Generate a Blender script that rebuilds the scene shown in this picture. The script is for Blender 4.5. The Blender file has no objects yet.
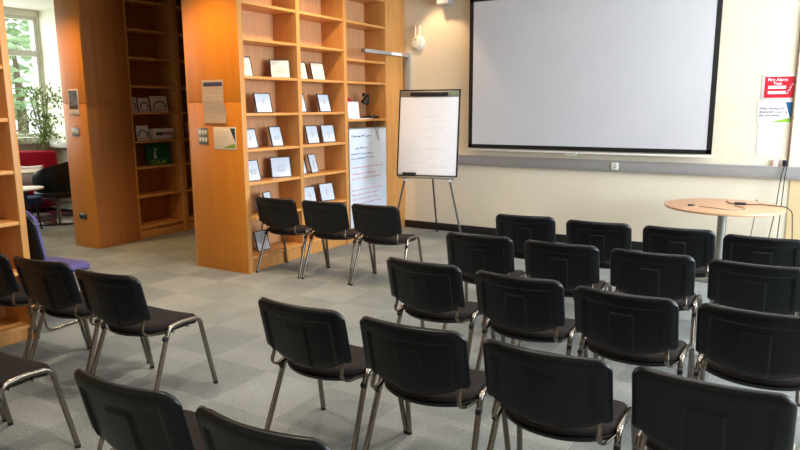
import bpy, bmesh, math, random
from mathutils import Vector, Matrix
random.seed(7)
PI = math.pi
S = bpy.context.scene
C = bpy.data.collections.new('place'); S.collection.children.link(C)

# ------------------------------------------------------------------ materials
def srgb(r, g, b):
    f = lambda v: (v/255/12.92) if v/255 <= .04045 else ((v/255+.055)/1.055)**2.4
    return (f(r), f(g), f(b), 1)
def mat(name, col, rough=.5, metal=0, noise=None, bump=None, spec=.5, stretch=(1, 1, 1), coat=0):
    m = bpy.data.materials.new(name); m.use_nodes = True
    nt = m.node_tree; p = nt.nodes['Principled BSDF']
    p.inputs['Base Color'].default_value = col
    p.inputs['Roughness'].default_value = rough
    p.inputs['Metallic'].default_value = metal
    p.inputs['Specular IOR Level'].default_value = spec
    p.inputs['Coat Weight'].default_value = coat
    if noise or bump:
        tc = nt.nodes.new('ShaderNodeTexCoord'); mp = nt.nodes.new('ShaderNodeMapping')
        mp.inputs['Scale'].default_value = stretch
        nt.links.new(tc.outputs['Object'], mp.inputs['Vector'])
    if noise:
        scale, col2, lo, hi = noise
        n = nt.nodes.new('ShaderNodeTexNoise'); n.inputs['Scale'].default_value = scale
        n.inputs['Detail'].default_value = 5
        nt.links.new(mp.outputs['Vector'], n.inputs['Vector'])
        r = nt.nodes.new('ShaderNodeValToRGB')
        r.color_ramp.elements[0].position = lo; r.color_ramp.elements[0].color = col
        r.color_ramp.elements[1].position = hi; r.color_ramp.elements[1].color = col2
        nt.links.new(n.outputs['Fac'], r.inputs['Fac'])
        nt.links.new(r.outputs['Color'], p.inputs['Base Color'])
    if bump:
        bs, st = bump
        n = nt.nodes.new('ShaderNodeTexNoise'); n.inputs['Scale'].default_value = bs
        nt.links.new(mp.outputs['Vector'], n.inputs['Vector'])
        b = nt.nodes.new('ShaderNodeBump'); b.inputs['Strength'].default_value = st
        b.inputs['Distance'].default_value = .002
        nt.links.new(n.outputs['Fac'], b.inputs['Height']); nt.links.new(b.outputs['Normal'], p.inputs['Normal'])
    return m
M = {}
M['beech'] = mat('beech', srgb(212, 154, 88), .42, noise=(3.2, srgb(196, 134, 70), .3, .75), stretch=(9, 9, .55))
M['shelf'] = mat('beech_shelf', srgb(220, 160, 92), .4, noise=(3.2, srgb(206, 142, 76), .3, .75), stretch=(9, .6, 9))
M['backing'] = mat('shelf_backing', srgb(206, 156, 112), .5, noise=(3, srgb(190, 138, 96), .3, .75), stretch=(9, 9, .5))
M['veneer'] = mat('orange_veneer', srgb(216, 138, 42), .38, noise=(2.6, srgb(206, 124, 32), .3, .75), stretch=(8, 8, .45))
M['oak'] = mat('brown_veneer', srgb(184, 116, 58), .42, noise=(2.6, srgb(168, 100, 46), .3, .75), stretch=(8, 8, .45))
M['wall'] = mat('cream_paint', srgb(238, 226, 205), .7, noise=(1.6, srgb(234, 221, 198), .35, .65), bump=(60, .08))
M['nook'] = mat('pale_paint', srgb(226, 224, 208), .7, bump=(50, .08))
M['tantone'] = mat('tan_tone', srgb(222, 196, 150), .6, bump=(50, .08))
M['ceil'] = mat('ceiling_paint', srgb(225, 222, 215), .85, noise=(90, srgb(214, 211, 204), .4, .6))
M['skirt'] = mat('skirting_black', srgb(22, 22, 26), .45, bump=(30, .05))
M['fabric'] = mat('seat_fabric', srgb(40, 33, 31), .92, noise=(260, srgb(28, 23, 22), .35, .65), bump=(500, .5), spec=.25)
M['plastic'] = mat('black_plastic', srgb(8, 12, 18), .36, noise=(240, srgb(6, 9, 14), .4, .6), bump=(420, .1), spec=.38)
M['black'] = mat('black_matt', srgb(18, 18, 20), .5, bump=(80, .05))
M['chrome'] = mat('chrome', srgb(142, 134, 126), .24, 1, bump=(20, .02))
M['steel'] = mat('grey_steel', srgb(160, 160, 154), .38, .75, bump=(40, .04))
M['trunk'] = mat('trunking_grey', srgb(168, 166, 166), .42, .25, bump=(20, .03))
M['white'] = mat('white_plastic', srgb(232, 230, 222), .45, bump=(30, .04))
M['screen'] = mat('screen_fabric', srgb(213, 213, 219), .75, noise=(.9, srgb(207, 208, 215), .35, .7))
M['paper'] = mat('paper', srgb(244, 244, 250), .75, noise=(2, srgb(236, 237, 245), .4, .7))
M['cpaper'] = mat('cream_paper', srgb(232, 218, 205), .75, noise=(2, srgb(225, 210, 196), .4, .7))
M['bpaper'] = mat('pale_blue_paper', srgb(214, 224, 240), .5, noise=(4, srgb(196, 210, 234), .4, .7))
M['wpaper'] = mat('warm_paper', srgb(240, 232, 218), .5, noise=(4, srgb(230, 220, 205), .4, .7))
M['ink'] = mat('grey_ink', srgb(120, 124, 140), .6, bump=(40, .03))
M['faint'] = mat('faint_ink', srgb(212, 213, 220), .6, bump=(40, .03))
M['brownink'] = mat('brown_ink', srgb(150, 118, 96), .6, bump=(40, .03))
M['redink'] = mat('red_ink', srgb(214, 132, 144), .6, bump=(40, .03))
M['blueink'] = mat('blue_ink', srgb(70, 104, 150), .6, bump=(40, .03))
M['navy'] = mat('navy_print', srgb(60, 58, 92), .6, bump=(40, .03))
M['blue'] = mat('blue_print', srgb(28, 92, 140), .5, bump=(40, .03))
M['darkslate'] = mat('slate_print', srgb(48, 62, 74), .5, bump=(40, .03))
M['green'] = mat('green_print', srgb(150, 205, 60), .5, bump=(40, .03))
M['olive'] = mat('olive_print', srgb(140, 165, 40), .5, bump=(40, .03))
M['red'] = mat('red_print', srgb(205, 20, 45), .5, bump=(40, .03))
M['clear'] = mat('laminate', srgb(225, 222, 222), .25, bump=(40, .03))
M['tabletop'] = mat('table_laminate', srgb(226, 176, 138), .35, noise=(3, srgb(216, 162, 122), .3, .7), stretch=(2, 14, 2))
M['purple'] = mat('purple_fabric', srgb(104, 94, 148), .9, noise=(220, srgb(90, 82, 134), .4, .6), spec=.2)
M['sofa'] = mat('red_fabric', srgb(178, 22, 48), .9, noise=(60, srgb(160, 16, 40), .4, .6), spec=.2)
M['maroon'] = mat('maroon_pile', srgb(120, 40, 62), .95, noise=(9, srgb(78, 24, 40), .4, .6), spec=.1)
M['rugedge'] = mat('rug_border', srgb(34, 26, 28), .95, noise=(30, srgb(48, 34, 38), .4, .6), spec=.1)
M['cushion'] = mat('cushion_cloth', srgb(235, 215, 212), .9, noise=(40, srgb(226, 200, 198), .4, .6), spec=.1)
M['blueseat'] = mat('blue_fabric', srgb(38, 58, 96), .9, noise=(120, srgb(30, 48, 82), .4, .6), spec=.2)
M['beige'] = mat('beige_laminate', srgb(222, 202, 172), .3, noise=(5, srgb(214, 192, 160), .3, .7))
M['leaf'] = mat('leaf_green', srgb(96, 134, 58), .5, noise=(14, srgb(150, 178, 98), .3, .7))
M['bark'] = mat('bark', srgb(132, 108, 84), .8, noise=(30, srgb(104, 84, 62), .3, .7))
M['pot'] = mat('pot_clay', srgb(150, 96, 66), .7, noise=(12, srgb(135, 84, 56), .3, .7))
M['upvc'] = mat('window_paint', srgb(205, 204, 196), .5, bump=(30, .04))
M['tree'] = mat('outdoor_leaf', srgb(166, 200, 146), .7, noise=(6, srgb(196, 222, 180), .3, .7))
M['grass'] = mat('lawn', srgb(110, 140, 80), .95, noise=(8, srgb(90, 122, 66), .3, .7))
M['greenbook'] = mat('green_cover', srgb(16, 92, 66), .5, noise=(10, srgb(22, 108, 72), .4, .7))
M['photo'] = mat('photo_print', srgb(44, 52, 48), .4, noise=(18, srgb(120, 104, 84), .48, .66))
M['groove'] = mat('groove_brown', srgb(92, 52, 22), .7, bump=(30, .03))

def floor_mat():
    m = bpy.data.materials.new('carpet_tiles'); m.use_nodes = True
    nt = m.node_tree; p = nt.nodes['Principled BSDF']; L = nt.links
    p.inputs['Roughness'].default_value = .97; p.inputs['Specular IOR Level'].default_value = .12
    tc = nt.nodes.new('ShaderNodeTexCoord'); mp = nt.nodes.new('ShaderNodeMapping')
    s = 1/.505
    mp.inputs['Location'].default_value = (5.42*s, -4.11*s, .5); mp.inputs['Scale'].default_value = (s, s, 0)
    L.new(tc.outputs['Object'], mp.inputs['Vector'])
    ck = nt.nodes.new('ShaderNodeTexChecker'); ck.inputs['Scale'].default_value = 1
    ck.inputs['Color1'].default_value = srgb(*FL_B); ck.inputs['Color2'].default_value = srgb(*FL_A)
    L.new(mp.outputs['Vector'], ck.inputs['Vector'])
    br = nt.nodes.new('ShaderNodeTexWhiteNoise'); br.noise_dimensions = '2D'
    fl = nt.nodes.new('ShaderNodeVectorMath'); fl.operation = 'FLOOR'
    L.new(mp.outputs['Vector'], fl.inputs[0]); L.new(fl.outputs[0], br.inputs['Vector'])
    n1 = nt.nodes.new('ShaderNodeTexNoise'); n1.inputs['Scale'].default_value = 95; n1.inputs['Detail'].default_value = 4
    n2 = nt.nodes.new('ShaderNodeTexNoise'); n2.inputs['Scale'].default_value = 2.4; n2.inputs['Detail'].default_value = 6
    for n in (n1, n2): L.new(tc.outputs['Object'], n.inputs['Vector'])
    def mr(src, a, b, lo=.3, hi=.7):
        r = nt.nodes.new('ShaderNodeMapRange'); r.inputs['From Min'].default_value = lo; r.inputs['From Max'].default_value = hi
        r.inputs['To Min'].default_value = a; r.inputs['To Max'].default_value = b; L.new(src, r.inputs['Value']); return r.outputs['Result']
    def mul(a, b):
        k = nt.nodes.new('ShaderNodeMath'); k.operation = 'MULTIPLY'; L.new(a, k.inputs[0]); L.new(b, k.inputs[1]); return k.outputs[0]
    f = mul(mul(mr(n1.outputs['Fac'], .72, 1.28), mr(n2.outputs['Fac'], .88, 1.1)), mr(br.outputs['Value'], .95, 1.05, 0, 1))
    mx = nt.nodes.new('ShaderNodeVectorMath'); mx.operation = 'SCALE'
    L.new(ck.outputs['Color'], mx.inputs[0]); L.new(f, mx.inputs['Scale'])
    L.new(mx.outputs[0], p.inputs['Base Color'])
    bp = nt.nodes.new('ShaderNodeBump'); bp.inputs['Strength'].default_value = .5; bp.inputs['Distance'].default_value = .003
    L.new(n1.outputs['Fac'], bp.inputs['Height']); L.new(bp.outputs['Normal'], p.inputs['Normal'])
    return m
FL_A = (144, 147, 145); FL_B = (132, 136, 135)
M['legpaint'] = mat('dark_leg_paint', srgb(78, 80, 82), .4, .4, bump=(40, .03))
M['floor'] = floor_mat()
def glass_mat():
    m = bpy.data.materials.new('window_glass'); m.use_nodes = True
    nt = m.node_tree; nt.nodes.remove(nt.nodes['Principled BSDF'])
    t = nt.nodes.new('ShaderNodeBsdfTransparent'); g = nt.nodes.new('ShaderNodeBsdfGlossy'); g.inputs['Roughness'].default_value = .03
    x = nt.nodes.new('ShaderNodeMixShader'); x.inputs[0].default_value = .06
    nt.links.new(t.outputs[0], x.inputs[1]); nt.links.new(g.outputs[0], x.inputs[2])
    nt.links.new(x.outputs[0], nt.nodes['Material Output'].inputs['Surface'])
    return m
M['glass'] = glass_mat()

# ------------------------------------------------------------------ geometry helpers
def V(*a): return Vector(a)
def box(bm, x0, x1, y0, y1, z0, z1, bev=0, T=None):
    g = bmesh.ops.create_cube(bm, size=1)['verts']
    for v in g:
        v.co = V(x0+(v.co.x+.5)*(x1-x0), y0+(v.co.y+.5)*(y1-y0), z0+(v.co.z+.5)*(z1-z0))
    if bev:
        es = list({e for v in g for e in v.link_edges})
        r = bmesh.ops.bevel(bm, geom=es, offset=bev, segments=2, affect='EDGES', profile=.5)
        g = list({v for f in r['faces'] for v in f.verts} | {v for v in g if v.is_valid})
    if T is not None:
        bmesh.ops.transform(bm, matrix=T, verts=g)
    return g
def fillet(pts, r, n=6):
    pts = [Vector(p) for p in pts]; out = [pts[0]]
    for a, b, c in zip(pts, pts[1:], pts[2:]):
        u = (a-b); w = (c-b); k = min(r, u.length*.48, w.length*.48)
        p = b+u.normalized()*k; q = b+w.normalized()*k
        for i in range(n+1):
            t = i/n; out.append(p*(1-t)**2+b*2*t*(1-t)+q*t*t)
    out.append(pts[-1]); return out
def tube(bm, pts, r, seg=10, flat=1.0, up=None, cap=True):
    """sweep; flat scales the section along the 'up' side direction; r may be a list"""
    pts = [Vector(p) for p in pts]; rings = []; prev = None
    for i, p in enumerate(pts):
        t = (pts[min(i+1, len(pts)-1)]-pts[max(i-1, 0)]).normalized()
        if up is not None: n = Vector(up)-t*t.dot(Vector(up))
        elif prev is None: n = t.orthogonal()
        else: n = prev-t*t.dot(prev)
        n.normalize(); prev = n; b = t.cross(n)
        rr = r[i] if isinstance(r, (list, tuple)) else r
        rings.append([bm.verts.new(p+n*rr*math.cos(2*PI*k/seg)+b*rr*flat*math.sin(2*PI*k/seg)) for k in range(seg)])
    for a, b in zip(rings, rings[1:]):
        for k in range(seg): bm.faces.new((a[k], a[(k+1) % seg], b[(k+1) % seg], b[k]))
    if cap: bm.faces.new(rings[0][::-1]); bm.faces.new(rings[-1])
def lathe(bm, prof, seg=32, c=(0, 0, 0), T=None):
    rings = []; vs = []
    for r, z in prof:
        if r < 1e-5: ring = [bm.verts.new(V(c[0], c[1], c[2]+z))]
        else: ring = [bm.verts.new(V(c[0]+r*math.cos(2*PI*k/seg), c[1]+r*math.sin(2*PI*k/seg), c[2]+z)) for k in range(seg)]
        rings.append(ring); vs += ring
    for a, b in zip(rings, rings[1:]):
        if len(a) == 1 and len(b) == 1: continue
        for k in range(seg):
            k2 = (k+1) % seg
            if len(a) == 1: bm.faces.new((a[0], b[k2], b[k]))
            elif len(b) == 1: bm.faces.new((a[k], a[k2], b[0]))
            else: bm.faces.new((a[k], a[k2], b[k2], b[k]))
    if T is not None: bmesh.ops.transform(bm, matrix=T, verts=vs)
def slab(bm, xs, lo, hi, js, re, tt, tb, put):
    """closed cushion: columns xs, rows js in 0..1 from lo(x) to hi(x); put(x,y,s,side) -> Vector"""
    W = max(abs(x) for x in xs); F = []; B = []
    for x in xs:
        f = []; b = []
        for j in js:
            y = lo(x)+(hi(x)-lo(x))*j
            d = max(0, min(y-lo(x), hi(x)-y, W-abs(x)))
            q = min(d/re, 1); e = math.sqrt(max(0, 1-(1-q)**2))
            f.append(bm.verts.new(put(x, y, tt*e, d, 1))); b.append(bm.verts.new(put(x, y, -tb*e, d, -1)))
        F.append(f); B.append(b)
    for i in range(len(xs)-1):
        for j in range(len(js)-1):
            bm.faces.new((F[i][j], F[i+1][j], F[i+1][j+1], F[i][j+1]))
            bm.faces.new((B[i][j], B[i][j+1], B[i+1][j+1], B[i+1][j]))
    bmesh.ops.remove_doubles(bm, verts=bm.verts, dist=1e-5)
    bmesh.ops.dissolve_degenerate(bm, edges=bm.edges, dist=1e-6)
def obj(name, bm, m, parent=None, smooth=True, ang=40):
    if callable(bm): f = bm; bm = bmesh.new(); f(bm)
    bmesh.ops.recalc_face_normals(bm, faces=bm.faces)
    me = bpy.data.meshes.new(name); bm.to_mesh(me); bm.free()
    ms = m if isinstance(m, list) else [m]
    for k in ms: me.materials.append(M[k])
    if smooth:
        for p in me.polygons: p.use_smooth = True
        me.set_sharp_from_angle(angle=math.radians(ang))
    o = bpy.data.objects.new(name, me); C.objects.link(o)
    if parent: o.parent = parent
    return o
def B(name, m, dims, parent=None, bev=.002, T=None):
    bm = bmesh.new()
    for d in (dims if isinstance(dims[0], (list, tuple)) else [dims]): box(bm, *d, bev=bev, T=T)
    return obj(name, bm, m, parent)
def tag(o, label=None, cat=None, group=None, kind=None):
    for k, v in (('label', label), ('category', cat), ('group', group), ('kind', kind)):
        if v: o[k] = v
    return o
def thing(name, label, cat, loc=(0, 0, 0), rz=0, group=None):
    o = bpy.data.objects.new(name, None); C.objects.link(o); o.empty_display_size = .1
    o.location = loc; o.rotation_euler = (0, 0, rz)
    return tag(o, label, cat, group)
def struct(name, m, dims, parent=None, bev=0):
    o = B(name, m, dims, parent, bev)
    if not parent: o['kind'] = 'structure'
    return o
def copy_tree(o, parent=None):
    c = o.copy(); C.objects.link(c)
    if parent: c.parent = parent
    for ch in list(o.children): copy_tree(ch, c)
    return c
def text_bm(bm, s, size, T, depth=.0006, align='LEFT'):
    cu = bpy.data.curves.new('t', 'FONT'); cu.body = s; cu.size = size; cu.align_x = align; cu.extrude = depth
    cu.offset = size*.018; cu.resolution_u = 2; cu.space_line = 1.0
    o = bpy.data.objects.new('t', cu); C.objects.link(o)
    dg = bpy.context.evaluated_depsgraph_get(); me = bpy.data.meshes.new_from_object(o.evaluated_get(dg))
    bpy.data.objects.remove(o); bpy.data.curves.remove(cu)
    me.transform(T); bm.from_mesh(me); bpy.data.meshes.remove(me)
def scribble(bm, x0, x1, y, h, T, rnd, r=.0012, fill=.85):
    """illegible handwriting or small print: a wavering stroke broken into words; local plane x,y"""
    x = x0
    while x < x1-.004:
        w = rnd.uniform(2.2, 6)*h; e = min(x+w, x1); pts = []
        q = x
        while q < e:
            pts.append(T @ V(q, y+rnd.uniform(-.5, .5)*h, .0008)); q += h*.32
        if len(pts) > 1: tube(bm, pts, r, 4)
        x = e+h*rnd.uniform(.5, 1.0)
def rot_to(axis_x, axis_y, axis_z, o):
    return Matrix(((axis_x[0], axis_y[0], axis_z[0], o[0]), (axis_x[1], axis_y[1], axis_z[1], o[1]),
                   (axis_x[2], axis_y[2], axis_z[2], o[2]), (0, 0, 0, 1)))

# ------------------------------------------------------------------ camera
cd = bpy.data.cameras.new('camera'); cam = bpy.data.objects.new('camera', cd); C.objects.link(cam); S.camera = cam
yaw, pit, rol, CH = 0.541578, 0.176086, -0.0053625, 1.72
fwd = V(-math.sin(yaw)*math.cos(pit), math.cos(yaw)*math.cos(pit), -math.sin(pit))
r0 = V(math.cos(yaw), math.sin(yaw), 0); u0 = r0.cross(fwd)
rt = r0*math.cos(rol)+u0*math.sin(rol); up = -r0*math.sin(rol)+u0*math.cos(rol)
cam.matrix_world = rot_to(rt, up, -fwd, (0, 0, CH))
cd.sensor_width = 36; cd.lens = 660.58*36/800; cd.clip_start = .05

# ------------------------------------------------------------------ room shell
H = 3.5; YW = 8.21; XW = -12.2; XR = 3.4; YB = -2.6; YN = 7.41
struct('floor', 'floor', (XW-.2, XR+.2, YB-.2, YW+.15, -.1, 0))
struct('ceiling', 'ceil', (XW-.2, XR+.2, YB-.2, YW+.15, H, H+.1))
struct('wall_front', 'wall', (-8.0, XR+.2, YW, YW+.15, 0, H))
struct('wall_nook', 'nook', (XW-.2, -7.9, YN, YN+.15, 0, H))
struct('wall_partition', 'nook', (-8.0, -7.88, YN+.15, YW, 0, H))
struct('wall_back', 'wall', (XW-.2, XR+.2, YB-.15, YB, 0, H))
WL = [(1.2, 3.0), (4.1, 7.37)]          # window openings along the left wall
wz0, wz1 = 1.22, 3.38
segs = [(YB, WL[0][0]), (WL[0][1], WL[1][0]), (WL[1][1], YN)]
struct('wall_left', 'nook', [(XW-.25, XW, a, b, 0, H) for a, b in segs] +
       [(XW-.25, XW, a, b, 0, wz0) for a, b in WL] + [(XW-.25, XW, a, b, wz1, H) for a, b in WL])
def window(name, xc, y0, y1, z0, z1, mull, trans):
    w = bpy.data.objects.new(name, None); C.objects.link(w); w.location = (xc, y0, z0); w['kind'] = 'structure'
    d = .035; L = y1-y0; Z = z1-z0; t = .06
    bars = [(-d, d, 0, L, 0, t), (-d, d, 0, L, Z-t, Z), (-d, d, 0, t, t, Z-t), (-d, d, L-t, L, t, Z-t)]
    for f in mull: bars.append((-d, d, f*L-.05, f*L+.05, t, Z-t))
    if trans: bars.append((-d*1.2, d*1.2, t, L-t, trans-z0-.055, trans-z0+.055))
    B('window_frame', 'upvc', bars, w, .006)
    B('pane', 'glass', (-.004, .004, t*.5, L-t*.5, t*.5, Z-t*.5), w, 0)
    return w
window('window_1', XW-.05, WL[1][0], WL[1][1], wz0, wz1, (1/3, 2/3), 2.73)
window('window_2', XW-.12, WL[0][0], WL[0][1], wz0, wz1, (.5,), 2.70)
struct('trim_1', 'white', [(XW, XW+.16, .9, YN, 1.1, 1.22)], bev=.01)     # deep sill under the left windows
struct('trim_2', 'white', [(XW+.16, -7.95, YN-.14, YN, 1.02, 1.14)], bev=.01)
# right wall with big windows (daylight side)
WR = [(1.9, 4.4), (5.0, 7.6)]
zr0, zr1 = .95, 3.1
edges = [YB] + [v for w in WR for v in w] + [YW]
struct('wall_right', 'wall', [(XR, XR+.2, edges[i], edges[i+1], 0, H) for i in range(0, len(edges), 2)] +
       [(XR, XR+.2, a, b, 0, zr0) for a, b in WR] + [(XR, XR+.2, a, b, zr1, H) for a, b in WR])
for i, (a, b) in enumerate(WR): window('window_%d' % (3+i), XR+.1, a, b, zr0, zr1, (.5,), 2.3)
struct('baseboard_front', 'skirt', (-4.9, XR, YW-.018, YW, 0, .105), bev=.003)
struct('trim_3', 'tantone', (-.045, .9, YW-.012, YW, .105, .93))              # tan slab low on the wall by the corner conduit
struct('trim_4', 'beech', (-4.90, -4.845, 7.765, YW, 0, 3.3), bev=.002)        # filler panel between bookcase and wall

struct('added_soffit', 'oak', (-7.84, -5.185, 4.99, YW-.01, 3.302, H-.002))    # unseen soffit, added to cut ceiling bounce into the aisle
# outdoors past the left window
tag(B('lawn', 'grass', (-60, XW-.3, -30, 50, -1.2, -1.0), None, 0), kind='structure')
def tree(x, y, h, r, label, seed):
    rnd = random.Random(seed)
    t = thing('tree', label, 'tree', (x, y, -1.0), 0, 'trees outside the window')
    obj('trunk', lambda bm: tube(bm, [(0, 0, 0), (.1, .05, h*.3), (0, .1, h*.6), (.05, 0, h*.85)], [.22, .18, .12, .05], 8), 'bark', t)
    def crown(bm):
        for _ in range(420):
            a = rnd.uniform(0, 2*PI); b = rnd.uniform(-1, 1); q = rnd.uniform(.5, 1)**.5*r
            c = V(math.cos(a)*math.sqrt(1-b*b)*q, math.sin(a)*math.sqrt(1-b*b)*q, h*.68+b*q*.9)
            s = rnd.uniform(.25, .5); n = Matrix.Rotation(rnd.uniform(0, 6), 3, 'Z') @ Matrix.Rotation(rnd.uniform(0, 3), 3, 'X')
            vs = [bm.verts.new(c+n @ V(*p)*s) for p in ((-.5, 0, 0), (0, -.3, .1), (.5, 0, 0), (0, .3, .1))]
            bm.faces.new(vs)
    obj('foliage', crown, 'tree', t, False)
tree(-24, 10.2, 8, 2.1, 'pale green tree outside the tall window, in the panes beside the frame', 3)
tree(-21.5, 12.1, 5.6, 1.5, 'pale leafy tree outside the tall window, low behind the potted ficus', 6)
tree(-27, 14.6, 9.5, 1.6, 'hazy green tree outside, furthest from the tall window', 4)

# ------------------------------------------------------------------ bookcases
def bookcase(name, label, x_front, depth, uprights, shelves, z_top, end_y=None, thick=.028, back_half=None, mat_end='veneer', kick=.12, backing='backing'):
    """open front faces +X.  uprights: list of (y0,y1); shelves: one list of heights for each bay"""
    t = thing(name, label, 'bookcase', (x_front, uprights[0][0], 0))
    y00 = uprights[0][0]; D = -depth
    for i, (a, b) in enumerate(uprights):
        B('upright', 'beech', (D, 0, a-y00, b-y00, 0, z_top), t, .003)
    y1 = uprights[-1][1]
    B('back_panel', backing, (D-.012, D+.004, 0, y1-y00, .0, z_top), t, 0)
    for k in range(len(uprights)-1):
        a = uprights[k][1]-y00; b = uprights[k+1][0]-y00
        B('kickboard', 'beech', (D+.02, -.03, a, b, 0, kick+.015), t, .002)
        B('top_board', 'shelf', (D, 0, a, b, z_top-.03, z_top), t, .002)
        for z in shelves[k]:
            B('shelf', 'shelf', (D, -.006, a, b, z-thick, z), t, .003)
    return t
SH = [.17, .58, .95, 1.30, 1.67, 2.045, 2.42, 2.775, 3.12]
SH3 = [.17, 1.575, 2.047, 2.32, 2.775, 3.12]
UP = [(4.995, 5.03), (5.865, 5.925), (6.752, 6.812), (7.70, 7.765)]
t = bookcase('bookcase', 'tall beech three-bay bookcase displaying framed pictures, beside the flipchart', -4.845, .34, UP, [SH, SH, SH3], 3.3)
# end cladding covering the double-sided case, in two veneered boards with a joint
e = B('end_panel', 'veneer', [(-.755, 0, -.03, -.002, 0, 1.782), (-.755, 0, -.03, -.002, 1.786, 3.3)], t, .0015)
B('edge_strip', 'beech', (-.775, -.755, -.032, .0, 0, 3.3), t, .002)
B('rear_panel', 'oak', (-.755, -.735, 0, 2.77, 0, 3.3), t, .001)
B('edge_strip', 'beech', (0, .004, -.03, .035, 0, 3.3), t, .001)

t = bookcase('bookcase', 'shade-darkened beech bookcase in the shaded aisle holding a green book', -7.41, .35,
             [(5.60, 5.62), (6.37, 6.455), (7.2, 7.26), (7.95, 8.0)], [[.167, .58, .961, 1.304, 1.675, 2.02, 2.38, 2.735, 3.1]]*3, 3.3, backing='oak')  # same wood as the main case; aisle shade put into the darker backing
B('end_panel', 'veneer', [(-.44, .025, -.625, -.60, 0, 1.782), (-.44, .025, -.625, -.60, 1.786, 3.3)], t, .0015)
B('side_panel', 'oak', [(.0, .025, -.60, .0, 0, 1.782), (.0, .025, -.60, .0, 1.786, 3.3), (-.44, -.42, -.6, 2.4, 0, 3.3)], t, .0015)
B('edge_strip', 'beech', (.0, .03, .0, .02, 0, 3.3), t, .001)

bookcase('bookcase', 'orange beech bookcase with empty shelves, at the left edge beside the black chairs', -4.87, .34,
         [(.0, .05), (.88, .93), (1.76, 1.81), (2.665, 2.715)], [[.12, .535, .91, 1.284, 1.66, 2.03, 2.4, 2.77]]*3, 3.1, kick=.09)

# framed pictures ---------------------------------------------------------------
def picture(Y, z, w, h, yawd, label, seed, X=-4.97, tone='bpaper'):
    rnd = random.Random(seed)
    t = thing('framed_picture', label, 'picture', (X, Y, z+.001), math.radians(-yawd), 'framed pictures on the bookcase')
    L = math.radians(14)
    # local: plane spanned by +Y (width) and v (up, leaning back to -X); normal n
    n = V(math.cos(L), 0, math.sin(L)); v = V(-math.sin(L), 0, math.cos(L)); T = rot_to(V(0, 1, 0), v, n, (0, 0, 0))
    f = .009
    B('frame', 'black', [(-w/2, w/2, 0, f, -.014, 0), (-w/2, w/2, h-f, h, -.014, 0), (-w/2, -w/2+f, f, h-f, -.014, 0), (w/2-f, w/2, f, h-f, -.014, 0),
                         (-w/2+.002, w/2-.002, .002, h-.002, -.013, -.008)], t, .001, T)
    p = B('print', tone, (-w/2+f, w/2-f, f, h-f, -.008, -.003), t, 0, T)
    def dr(bm):
        k = rnd.choice((0, 1, 2)); T2 = T @ Matrix.Translation((0, h*.45, -.003)); ww = w*.22
        if k == 0:
            for q in (1, .6):
                tube(bm, [T2 @ V(math.cos(a/14*2*PI)*ww*q, math.sin(a/14*2*PI)*ww*.55*q, .0006) for a in range(15)], .0014, 4)
            tube(bm, [T2 @ V(-ww, 0, .0006), T2 @ V(-ww*.7, -ww*.7, .0006), T2 @ V(ww*.7, -ww*.7, .0006), T2 @ V(ww, 0, .0006)], .0014, 4)
        elif k == 1:
            tube(bm, [T2 @ V(-ww, ww*.6, .0006), T2 @ V(0, ww*.2, .0006), T2 @ V(-ww*.3, -ww*.2, .0006), T2 @ V(ww*.6, -ww*.7, .0006), T2 @ V(ww, -ww*.3, .0006)], .0014, 4)
            tube(bm, [T2 @ V(-ww*.8, ww*.9, .0006), T2 @ V(ww*.2, ww*.5, .0006), T2 @ V(ww, -.1*ww, .0006)], .001, 4)
        else:
            tube(bm, [T2 @ V(rnd.uniform(-.3, .3)*ww*(1.5-abs(i-4)/4), (i-4)*ww*.3, .0006) for i in range(9)], .0014, 4)
            for i in range(4):
                a = rnd.uniform(0, 6); tube(bm, [T2 @ V(0, .2*ww*i, .0006), T2 @ V(ww*.8*math.cos(a), .2*ww*i+ww*.5*math.sin(a), .0006)], .001, 4)
    obj('drawing', dr, 'ink' if tone == 'bpaper' else 'brownink', t)
    B('stand_flap', 'black', (-.02, .02, h*.1, h*.75, -.02, -.014), t, .001, T)
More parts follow.
